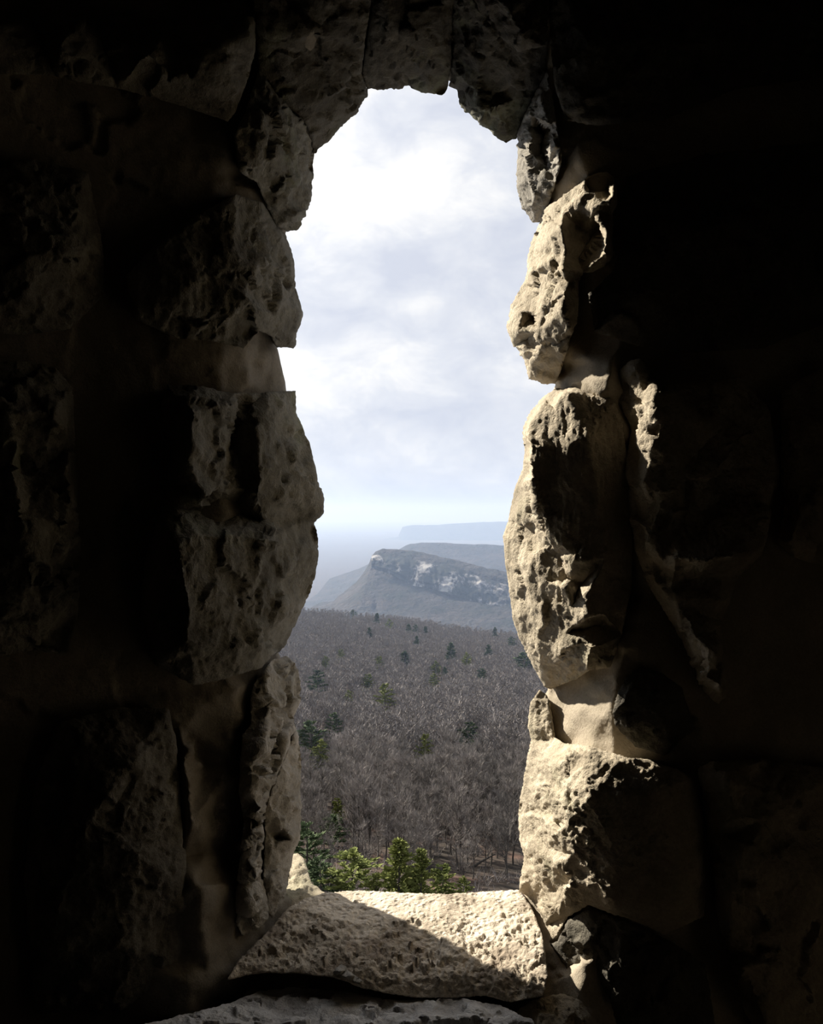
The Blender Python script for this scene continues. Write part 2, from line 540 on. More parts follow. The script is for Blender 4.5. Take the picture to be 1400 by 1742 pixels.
stone('jamb_stone', 'rounded stone in the left jamb above the smooth mortar gap',
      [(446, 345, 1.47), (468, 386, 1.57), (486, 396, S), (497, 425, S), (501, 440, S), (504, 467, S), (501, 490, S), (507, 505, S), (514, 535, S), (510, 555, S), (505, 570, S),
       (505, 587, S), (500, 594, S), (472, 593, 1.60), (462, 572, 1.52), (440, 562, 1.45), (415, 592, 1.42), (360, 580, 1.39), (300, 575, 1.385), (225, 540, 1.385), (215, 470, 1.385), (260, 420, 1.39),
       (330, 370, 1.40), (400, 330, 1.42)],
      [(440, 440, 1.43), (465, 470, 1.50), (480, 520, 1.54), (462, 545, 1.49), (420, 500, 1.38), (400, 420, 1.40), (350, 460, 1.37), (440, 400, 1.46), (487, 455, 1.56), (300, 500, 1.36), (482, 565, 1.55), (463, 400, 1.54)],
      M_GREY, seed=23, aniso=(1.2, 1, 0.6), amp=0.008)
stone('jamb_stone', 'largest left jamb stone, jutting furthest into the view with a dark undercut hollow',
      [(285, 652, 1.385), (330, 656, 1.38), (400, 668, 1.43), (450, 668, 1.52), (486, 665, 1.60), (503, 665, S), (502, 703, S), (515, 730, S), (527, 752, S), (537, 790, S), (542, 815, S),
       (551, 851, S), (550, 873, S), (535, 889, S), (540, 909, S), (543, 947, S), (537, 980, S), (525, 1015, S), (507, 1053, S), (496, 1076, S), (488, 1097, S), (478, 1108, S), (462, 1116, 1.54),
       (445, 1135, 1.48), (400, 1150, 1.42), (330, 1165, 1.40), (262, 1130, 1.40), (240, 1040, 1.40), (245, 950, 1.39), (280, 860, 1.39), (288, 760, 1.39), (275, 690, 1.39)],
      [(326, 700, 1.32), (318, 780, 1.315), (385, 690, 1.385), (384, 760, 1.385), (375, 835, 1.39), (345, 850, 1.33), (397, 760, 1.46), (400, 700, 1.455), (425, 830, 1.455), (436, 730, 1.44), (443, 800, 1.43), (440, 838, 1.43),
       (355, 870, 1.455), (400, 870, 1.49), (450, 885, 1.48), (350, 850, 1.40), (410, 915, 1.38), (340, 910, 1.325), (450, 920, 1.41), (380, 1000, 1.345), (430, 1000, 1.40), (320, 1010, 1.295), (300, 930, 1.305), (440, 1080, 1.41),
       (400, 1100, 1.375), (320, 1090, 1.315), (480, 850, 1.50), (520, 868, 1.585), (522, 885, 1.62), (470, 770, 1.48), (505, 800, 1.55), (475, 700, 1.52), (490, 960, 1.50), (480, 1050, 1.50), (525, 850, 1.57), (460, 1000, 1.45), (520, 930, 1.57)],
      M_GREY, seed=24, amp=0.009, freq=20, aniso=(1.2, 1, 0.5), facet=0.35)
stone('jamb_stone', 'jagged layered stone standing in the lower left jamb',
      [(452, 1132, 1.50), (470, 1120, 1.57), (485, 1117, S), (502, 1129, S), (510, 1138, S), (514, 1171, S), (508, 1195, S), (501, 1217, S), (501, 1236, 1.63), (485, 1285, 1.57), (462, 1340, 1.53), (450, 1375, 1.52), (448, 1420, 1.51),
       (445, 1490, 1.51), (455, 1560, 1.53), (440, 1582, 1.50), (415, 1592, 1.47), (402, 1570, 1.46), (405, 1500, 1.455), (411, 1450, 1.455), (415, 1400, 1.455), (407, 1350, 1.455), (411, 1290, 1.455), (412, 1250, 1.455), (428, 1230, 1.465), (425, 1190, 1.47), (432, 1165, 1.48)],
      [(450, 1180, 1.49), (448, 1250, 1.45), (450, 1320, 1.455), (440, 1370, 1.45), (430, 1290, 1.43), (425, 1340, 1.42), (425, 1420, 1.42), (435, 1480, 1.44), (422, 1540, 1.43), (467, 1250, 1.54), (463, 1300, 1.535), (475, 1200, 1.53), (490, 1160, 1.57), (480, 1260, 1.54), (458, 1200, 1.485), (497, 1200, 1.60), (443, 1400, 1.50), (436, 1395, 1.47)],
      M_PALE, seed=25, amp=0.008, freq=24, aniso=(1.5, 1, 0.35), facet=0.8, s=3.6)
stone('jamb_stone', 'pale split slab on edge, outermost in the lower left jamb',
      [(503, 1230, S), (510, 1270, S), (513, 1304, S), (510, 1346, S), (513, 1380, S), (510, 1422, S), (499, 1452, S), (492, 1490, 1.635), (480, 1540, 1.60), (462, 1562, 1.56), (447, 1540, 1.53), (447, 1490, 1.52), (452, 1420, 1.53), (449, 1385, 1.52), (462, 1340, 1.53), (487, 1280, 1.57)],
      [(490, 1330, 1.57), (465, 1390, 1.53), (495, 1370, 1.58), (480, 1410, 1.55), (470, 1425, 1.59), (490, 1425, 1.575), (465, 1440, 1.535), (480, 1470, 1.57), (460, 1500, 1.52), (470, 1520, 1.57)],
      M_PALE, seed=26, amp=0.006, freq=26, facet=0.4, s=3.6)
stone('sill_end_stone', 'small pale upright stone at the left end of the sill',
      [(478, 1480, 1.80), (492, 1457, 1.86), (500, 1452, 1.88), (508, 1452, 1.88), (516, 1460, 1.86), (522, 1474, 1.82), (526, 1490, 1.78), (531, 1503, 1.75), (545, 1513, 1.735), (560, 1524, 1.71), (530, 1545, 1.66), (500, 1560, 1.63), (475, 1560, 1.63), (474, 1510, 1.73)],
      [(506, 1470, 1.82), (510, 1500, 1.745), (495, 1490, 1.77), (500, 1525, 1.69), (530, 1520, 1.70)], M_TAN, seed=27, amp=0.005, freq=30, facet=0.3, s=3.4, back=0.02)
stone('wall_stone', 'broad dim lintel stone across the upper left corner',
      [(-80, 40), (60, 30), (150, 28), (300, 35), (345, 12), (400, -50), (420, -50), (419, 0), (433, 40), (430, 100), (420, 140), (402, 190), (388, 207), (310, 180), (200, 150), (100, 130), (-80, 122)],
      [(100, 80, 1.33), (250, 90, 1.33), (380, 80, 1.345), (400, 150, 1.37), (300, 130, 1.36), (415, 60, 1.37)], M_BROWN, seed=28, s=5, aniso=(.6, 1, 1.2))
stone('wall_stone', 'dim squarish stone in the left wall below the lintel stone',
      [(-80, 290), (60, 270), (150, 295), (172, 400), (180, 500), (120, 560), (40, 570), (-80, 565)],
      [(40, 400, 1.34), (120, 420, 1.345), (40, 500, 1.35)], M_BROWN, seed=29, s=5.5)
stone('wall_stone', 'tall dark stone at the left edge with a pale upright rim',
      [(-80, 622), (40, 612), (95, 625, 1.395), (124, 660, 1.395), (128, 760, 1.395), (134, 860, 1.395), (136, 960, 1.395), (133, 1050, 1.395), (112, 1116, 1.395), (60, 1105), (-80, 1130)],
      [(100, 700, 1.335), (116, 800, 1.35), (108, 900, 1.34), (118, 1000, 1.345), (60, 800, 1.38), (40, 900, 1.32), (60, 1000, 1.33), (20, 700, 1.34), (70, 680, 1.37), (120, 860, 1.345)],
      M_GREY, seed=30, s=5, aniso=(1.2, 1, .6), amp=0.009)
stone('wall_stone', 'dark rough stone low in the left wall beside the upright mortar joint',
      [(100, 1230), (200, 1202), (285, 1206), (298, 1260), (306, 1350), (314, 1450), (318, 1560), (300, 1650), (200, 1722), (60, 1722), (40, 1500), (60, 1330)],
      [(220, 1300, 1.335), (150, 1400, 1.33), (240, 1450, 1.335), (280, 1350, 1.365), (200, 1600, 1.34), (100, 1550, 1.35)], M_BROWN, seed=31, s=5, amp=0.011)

# ------------------------------------------------------------------ stones over the window
stone('arch_stone', 'notched keystone closing the top of the arch',
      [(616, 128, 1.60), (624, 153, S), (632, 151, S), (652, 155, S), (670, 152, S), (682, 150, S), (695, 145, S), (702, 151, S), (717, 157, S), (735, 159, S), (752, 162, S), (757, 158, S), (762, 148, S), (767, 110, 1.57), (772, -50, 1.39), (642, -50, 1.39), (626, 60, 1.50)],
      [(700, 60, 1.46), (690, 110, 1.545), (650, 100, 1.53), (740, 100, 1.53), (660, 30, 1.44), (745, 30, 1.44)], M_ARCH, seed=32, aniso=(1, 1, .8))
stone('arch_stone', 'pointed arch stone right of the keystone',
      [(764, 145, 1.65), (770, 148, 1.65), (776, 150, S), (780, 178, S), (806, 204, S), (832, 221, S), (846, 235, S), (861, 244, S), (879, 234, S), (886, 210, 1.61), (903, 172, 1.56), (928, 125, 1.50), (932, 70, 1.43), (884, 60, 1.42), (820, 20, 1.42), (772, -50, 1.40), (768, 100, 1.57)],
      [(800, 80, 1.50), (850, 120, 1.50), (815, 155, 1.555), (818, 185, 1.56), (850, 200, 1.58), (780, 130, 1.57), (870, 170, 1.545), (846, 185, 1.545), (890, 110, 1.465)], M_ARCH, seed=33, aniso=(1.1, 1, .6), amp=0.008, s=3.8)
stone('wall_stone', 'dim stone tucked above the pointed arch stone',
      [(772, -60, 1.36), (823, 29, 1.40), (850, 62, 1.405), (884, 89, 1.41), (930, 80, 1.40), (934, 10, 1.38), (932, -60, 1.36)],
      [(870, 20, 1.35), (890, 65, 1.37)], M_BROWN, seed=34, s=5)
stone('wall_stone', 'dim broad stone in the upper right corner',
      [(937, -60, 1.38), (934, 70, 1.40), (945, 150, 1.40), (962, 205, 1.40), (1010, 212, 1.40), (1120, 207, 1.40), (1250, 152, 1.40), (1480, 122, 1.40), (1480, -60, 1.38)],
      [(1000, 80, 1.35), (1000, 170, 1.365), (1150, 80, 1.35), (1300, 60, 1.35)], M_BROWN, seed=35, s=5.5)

# ------------------------------------------------------------------ stones right of the window
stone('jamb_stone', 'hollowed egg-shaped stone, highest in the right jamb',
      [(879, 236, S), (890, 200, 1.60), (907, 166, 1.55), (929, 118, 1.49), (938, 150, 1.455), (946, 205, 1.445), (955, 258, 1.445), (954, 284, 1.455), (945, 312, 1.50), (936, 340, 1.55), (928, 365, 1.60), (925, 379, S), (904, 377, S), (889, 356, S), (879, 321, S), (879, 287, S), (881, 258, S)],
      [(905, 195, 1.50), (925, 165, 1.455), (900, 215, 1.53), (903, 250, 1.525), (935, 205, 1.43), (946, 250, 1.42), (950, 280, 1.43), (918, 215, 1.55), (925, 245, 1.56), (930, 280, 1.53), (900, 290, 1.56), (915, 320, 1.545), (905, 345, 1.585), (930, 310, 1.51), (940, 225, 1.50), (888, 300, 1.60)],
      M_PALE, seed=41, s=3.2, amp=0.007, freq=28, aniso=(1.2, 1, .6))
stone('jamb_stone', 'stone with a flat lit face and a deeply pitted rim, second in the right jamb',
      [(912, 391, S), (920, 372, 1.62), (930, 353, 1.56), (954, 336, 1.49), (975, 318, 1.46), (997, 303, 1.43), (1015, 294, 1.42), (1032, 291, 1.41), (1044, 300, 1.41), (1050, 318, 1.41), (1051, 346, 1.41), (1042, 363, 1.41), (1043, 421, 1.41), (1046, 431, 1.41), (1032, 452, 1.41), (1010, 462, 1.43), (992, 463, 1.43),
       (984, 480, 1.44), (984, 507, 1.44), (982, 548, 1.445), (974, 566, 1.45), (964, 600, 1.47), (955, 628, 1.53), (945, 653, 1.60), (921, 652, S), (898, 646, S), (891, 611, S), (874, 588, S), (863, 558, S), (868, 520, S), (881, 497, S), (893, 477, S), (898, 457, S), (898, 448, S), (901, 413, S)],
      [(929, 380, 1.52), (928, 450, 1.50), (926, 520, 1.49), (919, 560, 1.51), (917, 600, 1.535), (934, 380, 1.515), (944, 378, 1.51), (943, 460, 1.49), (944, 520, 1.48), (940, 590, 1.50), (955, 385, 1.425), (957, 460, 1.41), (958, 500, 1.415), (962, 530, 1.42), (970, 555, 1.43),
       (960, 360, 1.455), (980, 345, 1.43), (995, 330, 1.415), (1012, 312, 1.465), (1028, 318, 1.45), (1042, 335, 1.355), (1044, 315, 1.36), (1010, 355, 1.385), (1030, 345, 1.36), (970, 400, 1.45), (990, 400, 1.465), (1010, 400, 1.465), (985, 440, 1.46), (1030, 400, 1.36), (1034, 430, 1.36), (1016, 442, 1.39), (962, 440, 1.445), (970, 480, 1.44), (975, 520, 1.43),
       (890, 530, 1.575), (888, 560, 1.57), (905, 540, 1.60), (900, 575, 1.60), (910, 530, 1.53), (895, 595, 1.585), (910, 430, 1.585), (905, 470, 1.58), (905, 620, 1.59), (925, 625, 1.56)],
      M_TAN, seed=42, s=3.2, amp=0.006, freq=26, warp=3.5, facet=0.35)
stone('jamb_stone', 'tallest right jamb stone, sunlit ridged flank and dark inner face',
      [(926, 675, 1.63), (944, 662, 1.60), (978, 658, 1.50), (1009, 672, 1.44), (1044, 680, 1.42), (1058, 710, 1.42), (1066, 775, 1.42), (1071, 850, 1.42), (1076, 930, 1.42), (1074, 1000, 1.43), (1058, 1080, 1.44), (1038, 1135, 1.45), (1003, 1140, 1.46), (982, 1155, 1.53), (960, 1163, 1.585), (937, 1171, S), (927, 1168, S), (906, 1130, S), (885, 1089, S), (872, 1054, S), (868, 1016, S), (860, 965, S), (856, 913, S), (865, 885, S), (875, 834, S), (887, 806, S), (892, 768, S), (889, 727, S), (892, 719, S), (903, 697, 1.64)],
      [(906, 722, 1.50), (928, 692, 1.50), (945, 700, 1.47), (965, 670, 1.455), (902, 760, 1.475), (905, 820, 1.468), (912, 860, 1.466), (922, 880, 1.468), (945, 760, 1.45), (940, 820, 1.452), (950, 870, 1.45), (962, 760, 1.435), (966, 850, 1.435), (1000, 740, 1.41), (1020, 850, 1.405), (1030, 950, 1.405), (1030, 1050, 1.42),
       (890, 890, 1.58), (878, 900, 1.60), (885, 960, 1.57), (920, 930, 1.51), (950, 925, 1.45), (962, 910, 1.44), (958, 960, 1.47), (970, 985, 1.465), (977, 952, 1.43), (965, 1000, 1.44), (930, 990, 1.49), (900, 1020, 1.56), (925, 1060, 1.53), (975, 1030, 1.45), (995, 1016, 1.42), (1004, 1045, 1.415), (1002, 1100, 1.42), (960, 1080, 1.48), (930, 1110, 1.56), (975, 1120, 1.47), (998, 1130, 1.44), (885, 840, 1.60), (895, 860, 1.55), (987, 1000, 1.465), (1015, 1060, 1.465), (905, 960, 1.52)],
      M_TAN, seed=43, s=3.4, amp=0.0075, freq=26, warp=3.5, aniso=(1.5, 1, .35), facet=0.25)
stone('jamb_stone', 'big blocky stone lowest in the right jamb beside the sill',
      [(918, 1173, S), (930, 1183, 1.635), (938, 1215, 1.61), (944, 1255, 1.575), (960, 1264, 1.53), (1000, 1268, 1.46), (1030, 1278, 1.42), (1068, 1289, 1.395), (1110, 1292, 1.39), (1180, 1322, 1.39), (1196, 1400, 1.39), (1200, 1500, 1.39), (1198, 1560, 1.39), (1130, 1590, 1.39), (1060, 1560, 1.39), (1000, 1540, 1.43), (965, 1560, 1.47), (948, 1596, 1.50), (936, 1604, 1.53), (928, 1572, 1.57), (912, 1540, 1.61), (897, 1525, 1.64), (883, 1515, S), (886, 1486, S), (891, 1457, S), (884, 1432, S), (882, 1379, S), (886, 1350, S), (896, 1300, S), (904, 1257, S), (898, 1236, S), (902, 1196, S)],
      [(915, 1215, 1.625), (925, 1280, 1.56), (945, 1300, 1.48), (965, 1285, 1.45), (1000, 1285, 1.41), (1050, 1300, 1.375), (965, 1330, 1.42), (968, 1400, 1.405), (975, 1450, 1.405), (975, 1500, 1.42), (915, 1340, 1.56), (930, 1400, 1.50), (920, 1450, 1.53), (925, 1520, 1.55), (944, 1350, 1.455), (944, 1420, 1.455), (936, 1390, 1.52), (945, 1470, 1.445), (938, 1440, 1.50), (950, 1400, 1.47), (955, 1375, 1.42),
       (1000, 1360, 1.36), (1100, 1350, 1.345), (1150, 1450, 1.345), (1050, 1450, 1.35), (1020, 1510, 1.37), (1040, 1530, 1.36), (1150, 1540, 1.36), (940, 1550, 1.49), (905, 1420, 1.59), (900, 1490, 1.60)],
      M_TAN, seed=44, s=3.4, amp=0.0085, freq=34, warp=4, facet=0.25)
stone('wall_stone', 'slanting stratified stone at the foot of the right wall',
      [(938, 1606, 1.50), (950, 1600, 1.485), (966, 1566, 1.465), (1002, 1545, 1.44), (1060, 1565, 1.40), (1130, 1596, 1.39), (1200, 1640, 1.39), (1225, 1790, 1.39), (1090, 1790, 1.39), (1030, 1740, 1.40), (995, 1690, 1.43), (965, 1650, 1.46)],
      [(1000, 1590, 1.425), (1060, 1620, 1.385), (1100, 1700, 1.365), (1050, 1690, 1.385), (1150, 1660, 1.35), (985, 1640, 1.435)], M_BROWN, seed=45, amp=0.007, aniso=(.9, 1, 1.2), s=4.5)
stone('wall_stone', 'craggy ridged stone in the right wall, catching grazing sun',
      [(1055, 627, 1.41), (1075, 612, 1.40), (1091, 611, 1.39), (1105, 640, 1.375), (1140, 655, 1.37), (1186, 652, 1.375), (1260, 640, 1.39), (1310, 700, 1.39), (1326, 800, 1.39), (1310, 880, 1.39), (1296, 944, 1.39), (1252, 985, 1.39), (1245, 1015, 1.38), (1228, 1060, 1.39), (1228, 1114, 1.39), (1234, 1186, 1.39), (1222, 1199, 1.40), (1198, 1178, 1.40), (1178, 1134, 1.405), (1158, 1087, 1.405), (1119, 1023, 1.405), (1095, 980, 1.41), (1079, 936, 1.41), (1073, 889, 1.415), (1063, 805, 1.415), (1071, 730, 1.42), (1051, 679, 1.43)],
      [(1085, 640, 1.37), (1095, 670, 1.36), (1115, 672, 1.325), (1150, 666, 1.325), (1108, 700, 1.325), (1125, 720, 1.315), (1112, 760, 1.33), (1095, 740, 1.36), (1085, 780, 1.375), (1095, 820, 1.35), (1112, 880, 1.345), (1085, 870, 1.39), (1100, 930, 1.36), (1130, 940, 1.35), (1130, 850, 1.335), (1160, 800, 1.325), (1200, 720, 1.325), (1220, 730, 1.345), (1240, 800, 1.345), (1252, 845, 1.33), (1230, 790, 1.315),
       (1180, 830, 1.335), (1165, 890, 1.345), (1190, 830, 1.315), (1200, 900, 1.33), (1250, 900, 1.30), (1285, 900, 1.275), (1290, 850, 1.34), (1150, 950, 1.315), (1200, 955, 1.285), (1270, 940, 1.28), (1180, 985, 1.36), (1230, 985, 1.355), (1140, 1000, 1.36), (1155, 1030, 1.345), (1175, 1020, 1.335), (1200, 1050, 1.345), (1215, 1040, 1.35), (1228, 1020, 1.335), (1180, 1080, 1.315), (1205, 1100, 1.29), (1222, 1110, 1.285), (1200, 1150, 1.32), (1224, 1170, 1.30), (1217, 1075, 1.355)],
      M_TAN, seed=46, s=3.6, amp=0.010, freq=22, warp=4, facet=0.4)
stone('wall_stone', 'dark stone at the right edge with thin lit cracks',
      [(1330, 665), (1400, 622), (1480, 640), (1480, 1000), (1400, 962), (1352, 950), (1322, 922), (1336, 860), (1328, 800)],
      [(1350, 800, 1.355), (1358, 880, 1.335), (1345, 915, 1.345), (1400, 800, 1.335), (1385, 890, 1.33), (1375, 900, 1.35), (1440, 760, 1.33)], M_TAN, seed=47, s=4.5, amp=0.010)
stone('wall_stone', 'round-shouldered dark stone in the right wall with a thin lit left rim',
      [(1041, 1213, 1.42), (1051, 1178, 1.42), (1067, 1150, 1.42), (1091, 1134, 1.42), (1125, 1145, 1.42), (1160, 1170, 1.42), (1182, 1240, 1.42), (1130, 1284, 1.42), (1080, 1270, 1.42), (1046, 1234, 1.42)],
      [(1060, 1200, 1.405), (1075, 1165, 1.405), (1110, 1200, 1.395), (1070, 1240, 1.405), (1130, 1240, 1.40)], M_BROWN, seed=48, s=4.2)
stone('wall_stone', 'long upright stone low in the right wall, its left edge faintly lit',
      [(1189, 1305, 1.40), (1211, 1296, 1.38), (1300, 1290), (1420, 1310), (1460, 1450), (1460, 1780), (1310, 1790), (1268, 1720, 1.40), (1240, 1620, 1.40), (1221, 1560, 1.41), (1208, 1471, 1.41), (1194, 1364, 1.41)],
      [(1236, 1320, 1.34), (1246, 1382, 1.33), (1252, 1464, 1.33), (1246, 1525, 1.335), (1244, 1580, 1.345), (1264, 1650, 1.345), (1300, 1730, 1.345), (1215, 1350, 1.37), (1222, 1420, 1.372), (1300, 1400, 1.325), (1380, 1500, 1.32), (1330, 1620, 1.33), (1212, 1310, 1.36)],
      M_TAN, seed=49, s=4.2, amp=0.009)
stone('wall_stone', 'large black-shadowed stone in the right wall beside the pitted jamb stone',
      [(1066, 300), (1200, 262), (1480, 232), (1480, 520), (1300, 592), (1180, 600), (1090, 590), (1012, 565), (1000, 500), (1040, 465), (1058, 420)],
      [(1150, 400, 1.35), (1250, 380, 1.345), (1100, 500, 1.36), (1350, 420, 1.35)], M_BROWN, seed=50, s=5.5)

# ------------------------------------------------------------------ sill
Z0 = 0.80


def sill_Y(y, z=None):
    if z is None:
        z = Z0 + 0.012 * min(1, max(0, (y - 1570) / 120.0))
    return z * F / (y - CY)


def sill_depth(Q):
    y = Q[:, 1]
    z = Z0 + 0.012 * np.clip((y - 1570) / 120.0, 0, 1) + 0.004 * np.sin(Q[:, 0] / 55.0) * np.clip((y - 1530) / 60.0, 0, 1)
    z = z + 0.03 * np.clip((y - 1640 - 18 * (Q[:, 0] - 385) / 550.0) / 60.0, 0, 1) ** 1.5
    return np.minimum(z * F / np.maximum(y - CY, 1), 1.675)


SILL = [(490, 1545), (520, 1528), (552, 1519), (585, 1516), (618, 1515), (660, 1517), (700, 1519), (763, 1521), (800, 1518), (857, 1515), (884, 1514), (905, 1545), (922, 1589), (930, 1640), (932, 1664), (924, 1697), (895, 1700), (868, 1705),
        (825, 1694), (770, 1697), (707, 1697), (660, 1690), (616, 1681), (568, 1663), (500, 1656), (429, 1657), (385, 1668), (405, 1635), (450, 1590)]
stone('sill_slab', 'pitted sandstone sill slab, sunlit to the right and shaded to the left',
      [(x, y, 1.67 if y < 1525 else sill_Y(y)) for x, y in SILL], sill_depth,
      M_SILL, seed=60, s=3.0, amp=0.0125, freq=27, facet=0.3, warp=4, back=0.05, shrink=0.05, cat='sill', ampf=lambda P: np.clip((P[:, 1] - 1500) / 120.0, 0.22, 1))
LEDGE = [(200, 1800), (230, 1745), (330, 1722), (400, 1702), (440, 1686), (500, 1680), (560, 1684), (640, 1697), (700, 1700), (780, 1700), (850, 1708), (905, 1735), (930, 1800)]
stone('ledge_stone', 'grey layered flagstone below the front of the sill',
      [(x, y, sill_Y(y, 0.85)) for x, y in LEDGE],
      lambda Q: (0.852 - 0.034 * np.clip((Q[:, 1] - 1684) / 60.0, 0, 1) + 0.011 * fbm(np.stack([Q[:, 0] / 110.0, Q[:, 1] / 26.0 - Q[:, 0] / 300.0, 0 * Q[:, 0]], 1), 4, 61)) * F / (Q[:, 1] - CY),
      M_SLATE, seed=61, s=3.2, amp=0.008, freq=20, aniso=(.5, 1, 1.6), facet=0.4, back=0.05, shrink=0.05)
stone('ledge_stone', 'tan crumbling mortar lump at the right end of the flagstone',
      [(868, 1745, 1.35), (880, 1720, 1.37), (905, 1702, 1.385), (930, 1694, 1.39), (955, 1690, 1.40), (985, 1700, 1.39), (1020, 1735, 1.38), (1060, 1800, 1.34), (840, 1800, 1.31)],
      [(920, 1725, 1.34), (970, 1725, 1.35), (950, 1765, 1.31), (900, 1770, 1.30)], M_TAN, seed=62, s=3.2, amp=0.008, freq=34, facet=0.3, back=0.05, shrink=0.1, cat='mortar')
stone('stone_chip', 'small white stone chip lying at the front lip of the sill',
      [(x, y, sill_Y(y, .803)) for x, y in [(566, 1655), (570, 1648), (580, 1641), (588, 1643), (592, 1651), (606, 1660), (617, 1669), (612, 1674), (596, 1669), (580, 1662)]],
      [(582, 1653, sill_Y(1653, .785)), (598, 1662, sill_Y(1662, .785))], M_PALE, seed=63, s=2.5, amp=0.003, freq=50, facet=0.2, back=0.02, shrink=0.2)

# ------------------------------------------------------------------ landscape
def ground_z(x, y):
    """Height of the wooded slope relative to the eye."""
    ys = [0, 60, 100, 135, 200, 300, 450, 600, 680, 780, 1000, 1300, 1700, 2600]
    zs = [-30, -45, -54, -62, -71.5, -81, -90, -97, -101, -112, -170, -235, -300, -330]
    z = np.interp(y, ys, zs)
    k = np.clip((y - 200) / 450.0, 0, 1)
    z = z - 0.115 * x * k * k * (3 - 2 * k) * np.clip(1 - (y - 700) / 500, 0, 1)
    p = np.stack([np.asarray(x, float) / 60, np.asarray(y, float) / 60, np.zeros_like(np.asarray(x, float))], -1).reshape(-1, 3)
    n = vnoise(p, 77).reshape(np.shape(x)) * 2.2
    return z + n + EYE


def grid_mesh(name, X, Yy, Z, mat, parent=None):
    r, c = X.shape
    V = np.stack([X.ravel(), Yy.ravel(), Z.ravel()], 1)
    Fq = [(i * c + j, i * c + j + 1, (i + 1) * c + j + 1, (i + 1) * c + j) for i in range(r - 1) for j in range(c - 1)]
    return mesh_obj(name, V, Fq, mat, parent)


def earth_mat(name, cols, scale, bump=0.0, bscale=1.0):
    m, t, b = new_mat(name, 0.95)
    g = nod(t, 'ShaderNodeNewGeometry').outputs['Position']
    c = ramp_node(t, noise_node(t, g, scale, 8, 0.65, 0.4), cols)
    t.links.new(c, b.inputs['Base Color'])
    if bump:
        bp = nod(t, 'ShaderNodeBump')
        bp.inputs['Strength'].default_value = 0.9
        bp.inputs['Distance'].default_value = bump
        t.links.new(noise_node(t, g, bscale, 5, 0.6), bp.inputs['Height'])
        t.links.new(bp.outputs[0], b.inputs['Normal'])
    return m


M_LITTER = earth_mat('leaf_litter', [(0.38, (0.026, 0.022, 0.018)), (0.54, (0.048, 0.036, 0.029)), (0.66, (0.11, 0.066, 0.05))], 0.10)
M_RIDGE = earth_mat('wooded_ridge', [(0.36, (0.010, 0.014, 0.012)), (0.5, (0.026, 0.024, 0.023)), (0.66, (0.046, 0.039, 0.038))], 0.016, 12.0, 0.07)

yy = np.concatenate([np.linspace(50, 700, 90), np.linspace(720, 1700, 50), np.linspace(1800, 25000, 40)])
uu = np.linspace(-1, 1, 81)
U, YY = np.meshgrid(uu, yy)
XX = U * (60 + YY * 0.42)
o = grid_mesh('ground', XX, YY, ground_z(XX, YY), M_LITTER)
tag(o, 'brown leaf-littered slope falling away below the tower', 'ground', kind='structure')


def ridge(name, label, rows, mat, n=240, m=10, amp=6.0, freq=0.02, seed=1, cat='mountain'):
    """Mountain side lofted through contour lines (traced polyline, distance)."""
    lines = []
    xs = np.linspace(0, 1, n)
    for poly, Y in rows:
        p = np.array(poly, float)
        tt = np.linspace(p[0, 0], p[-1, 0], n)
        py = np.interp(tt, p[:, 0], p[:, 1])
        Yv = np.interp(tt, 500 + 137 * np.arange(len(Y)), Y) if isinstance(Y, (list, tuple)) else np.full(n, float(Y))
        lines.append(np.stack([(tt - CX) / F * Yv, Yv, EYE - (py - CY) / F * Yv], 1))
    top = lines[0].copy()                       # far side of the crest
    b1 = top + np.array([0, 260, -14])
    b2 = top + np.array([0, 700, -260])
    lines = [b2, b1] + lines
    V = []
    for a, b in zip(lines[:-1], lines[1:]):
        for k in range(m):
            V.append(a + (b - a) * k / m)
    V.append(lines[-1])
    G = np.array(V)
    Pn = G.reshape(-1, 3)
    d = amp * (fbm(Pn * freq, 4, seed, 0.6) + 0.5 * fbm(Pn * freq * 3.1, 2, seed + 9))
    Pn = Pn + np.stack([0.4 * d, -0.7 * d, 0.55 * d], 1)
    G = Pn.reshape(G.shape)
    o = grid_mesh(name, G[:, :, 0], G[:, :, 1], G[:, :, 2], mat)
    return tag(o, label, cat, kind='structure')


ridge('mountain', 'farthest pale blue plateau with a stepped left end, faint in haze',
      [([(380, 938), (480, 934), (560, 930), (606, 927), (631, 924), (656, 917), (677, 913), (681, 900), (685, 896), (700, 894), (750, 892), (794, 890), (826, 888), (857, 887), (960, 886), (1100, 889), (1500, 893), (2200, 897)], 9500),
       ([(360, 990), (560, 985), (700, 975), (860, 970), (2220, 970)], 8700),
       ([(300, 1040), (2250, 1040)], 7600)], M_RIDGE, amp=14, freq=0.004, seed=3)
ridge('mountain', 'dark blue wooded ridge just behind the cliff',
      [([(560, 985), (610, 968), (640, 952), (665, 942), (681, 933), (694, 925), (719, 923), (763, 924), (794, 925), (857, 928), (960, 930), (1100, 934), (1500, 926), (2200, 932)], 3100),
       ([(540, 1010), (700, 975), (860, 965), (2210, 965)], 2800), ([(480, 1050), (2230, 1050)], 2400)], M_RIDGE, amp=9, freq=0.007, seed=4)
CT = [(520, 1038), (545, 1034), (562, 1029), (574, 1015), (590, 1003), (606, 990), (618, 975), (628, 958), (632, 947), (638, 939), (650, 934), (675, 935), (716, 940), (753, 948), (782, 954), (826, 967), (857, 973), (930, 985), (1050, 1000), (1400, 1012), (2000, 1030)]
CB1 = [(500, 1050), (575, 1022), (606, 1000), (628, 972), (640, 965), (680, 972), (716, 985), (760, 998), (826, 1015), (857, 1020), (930, 1030), (1060, 1040), (2010, 1060)]
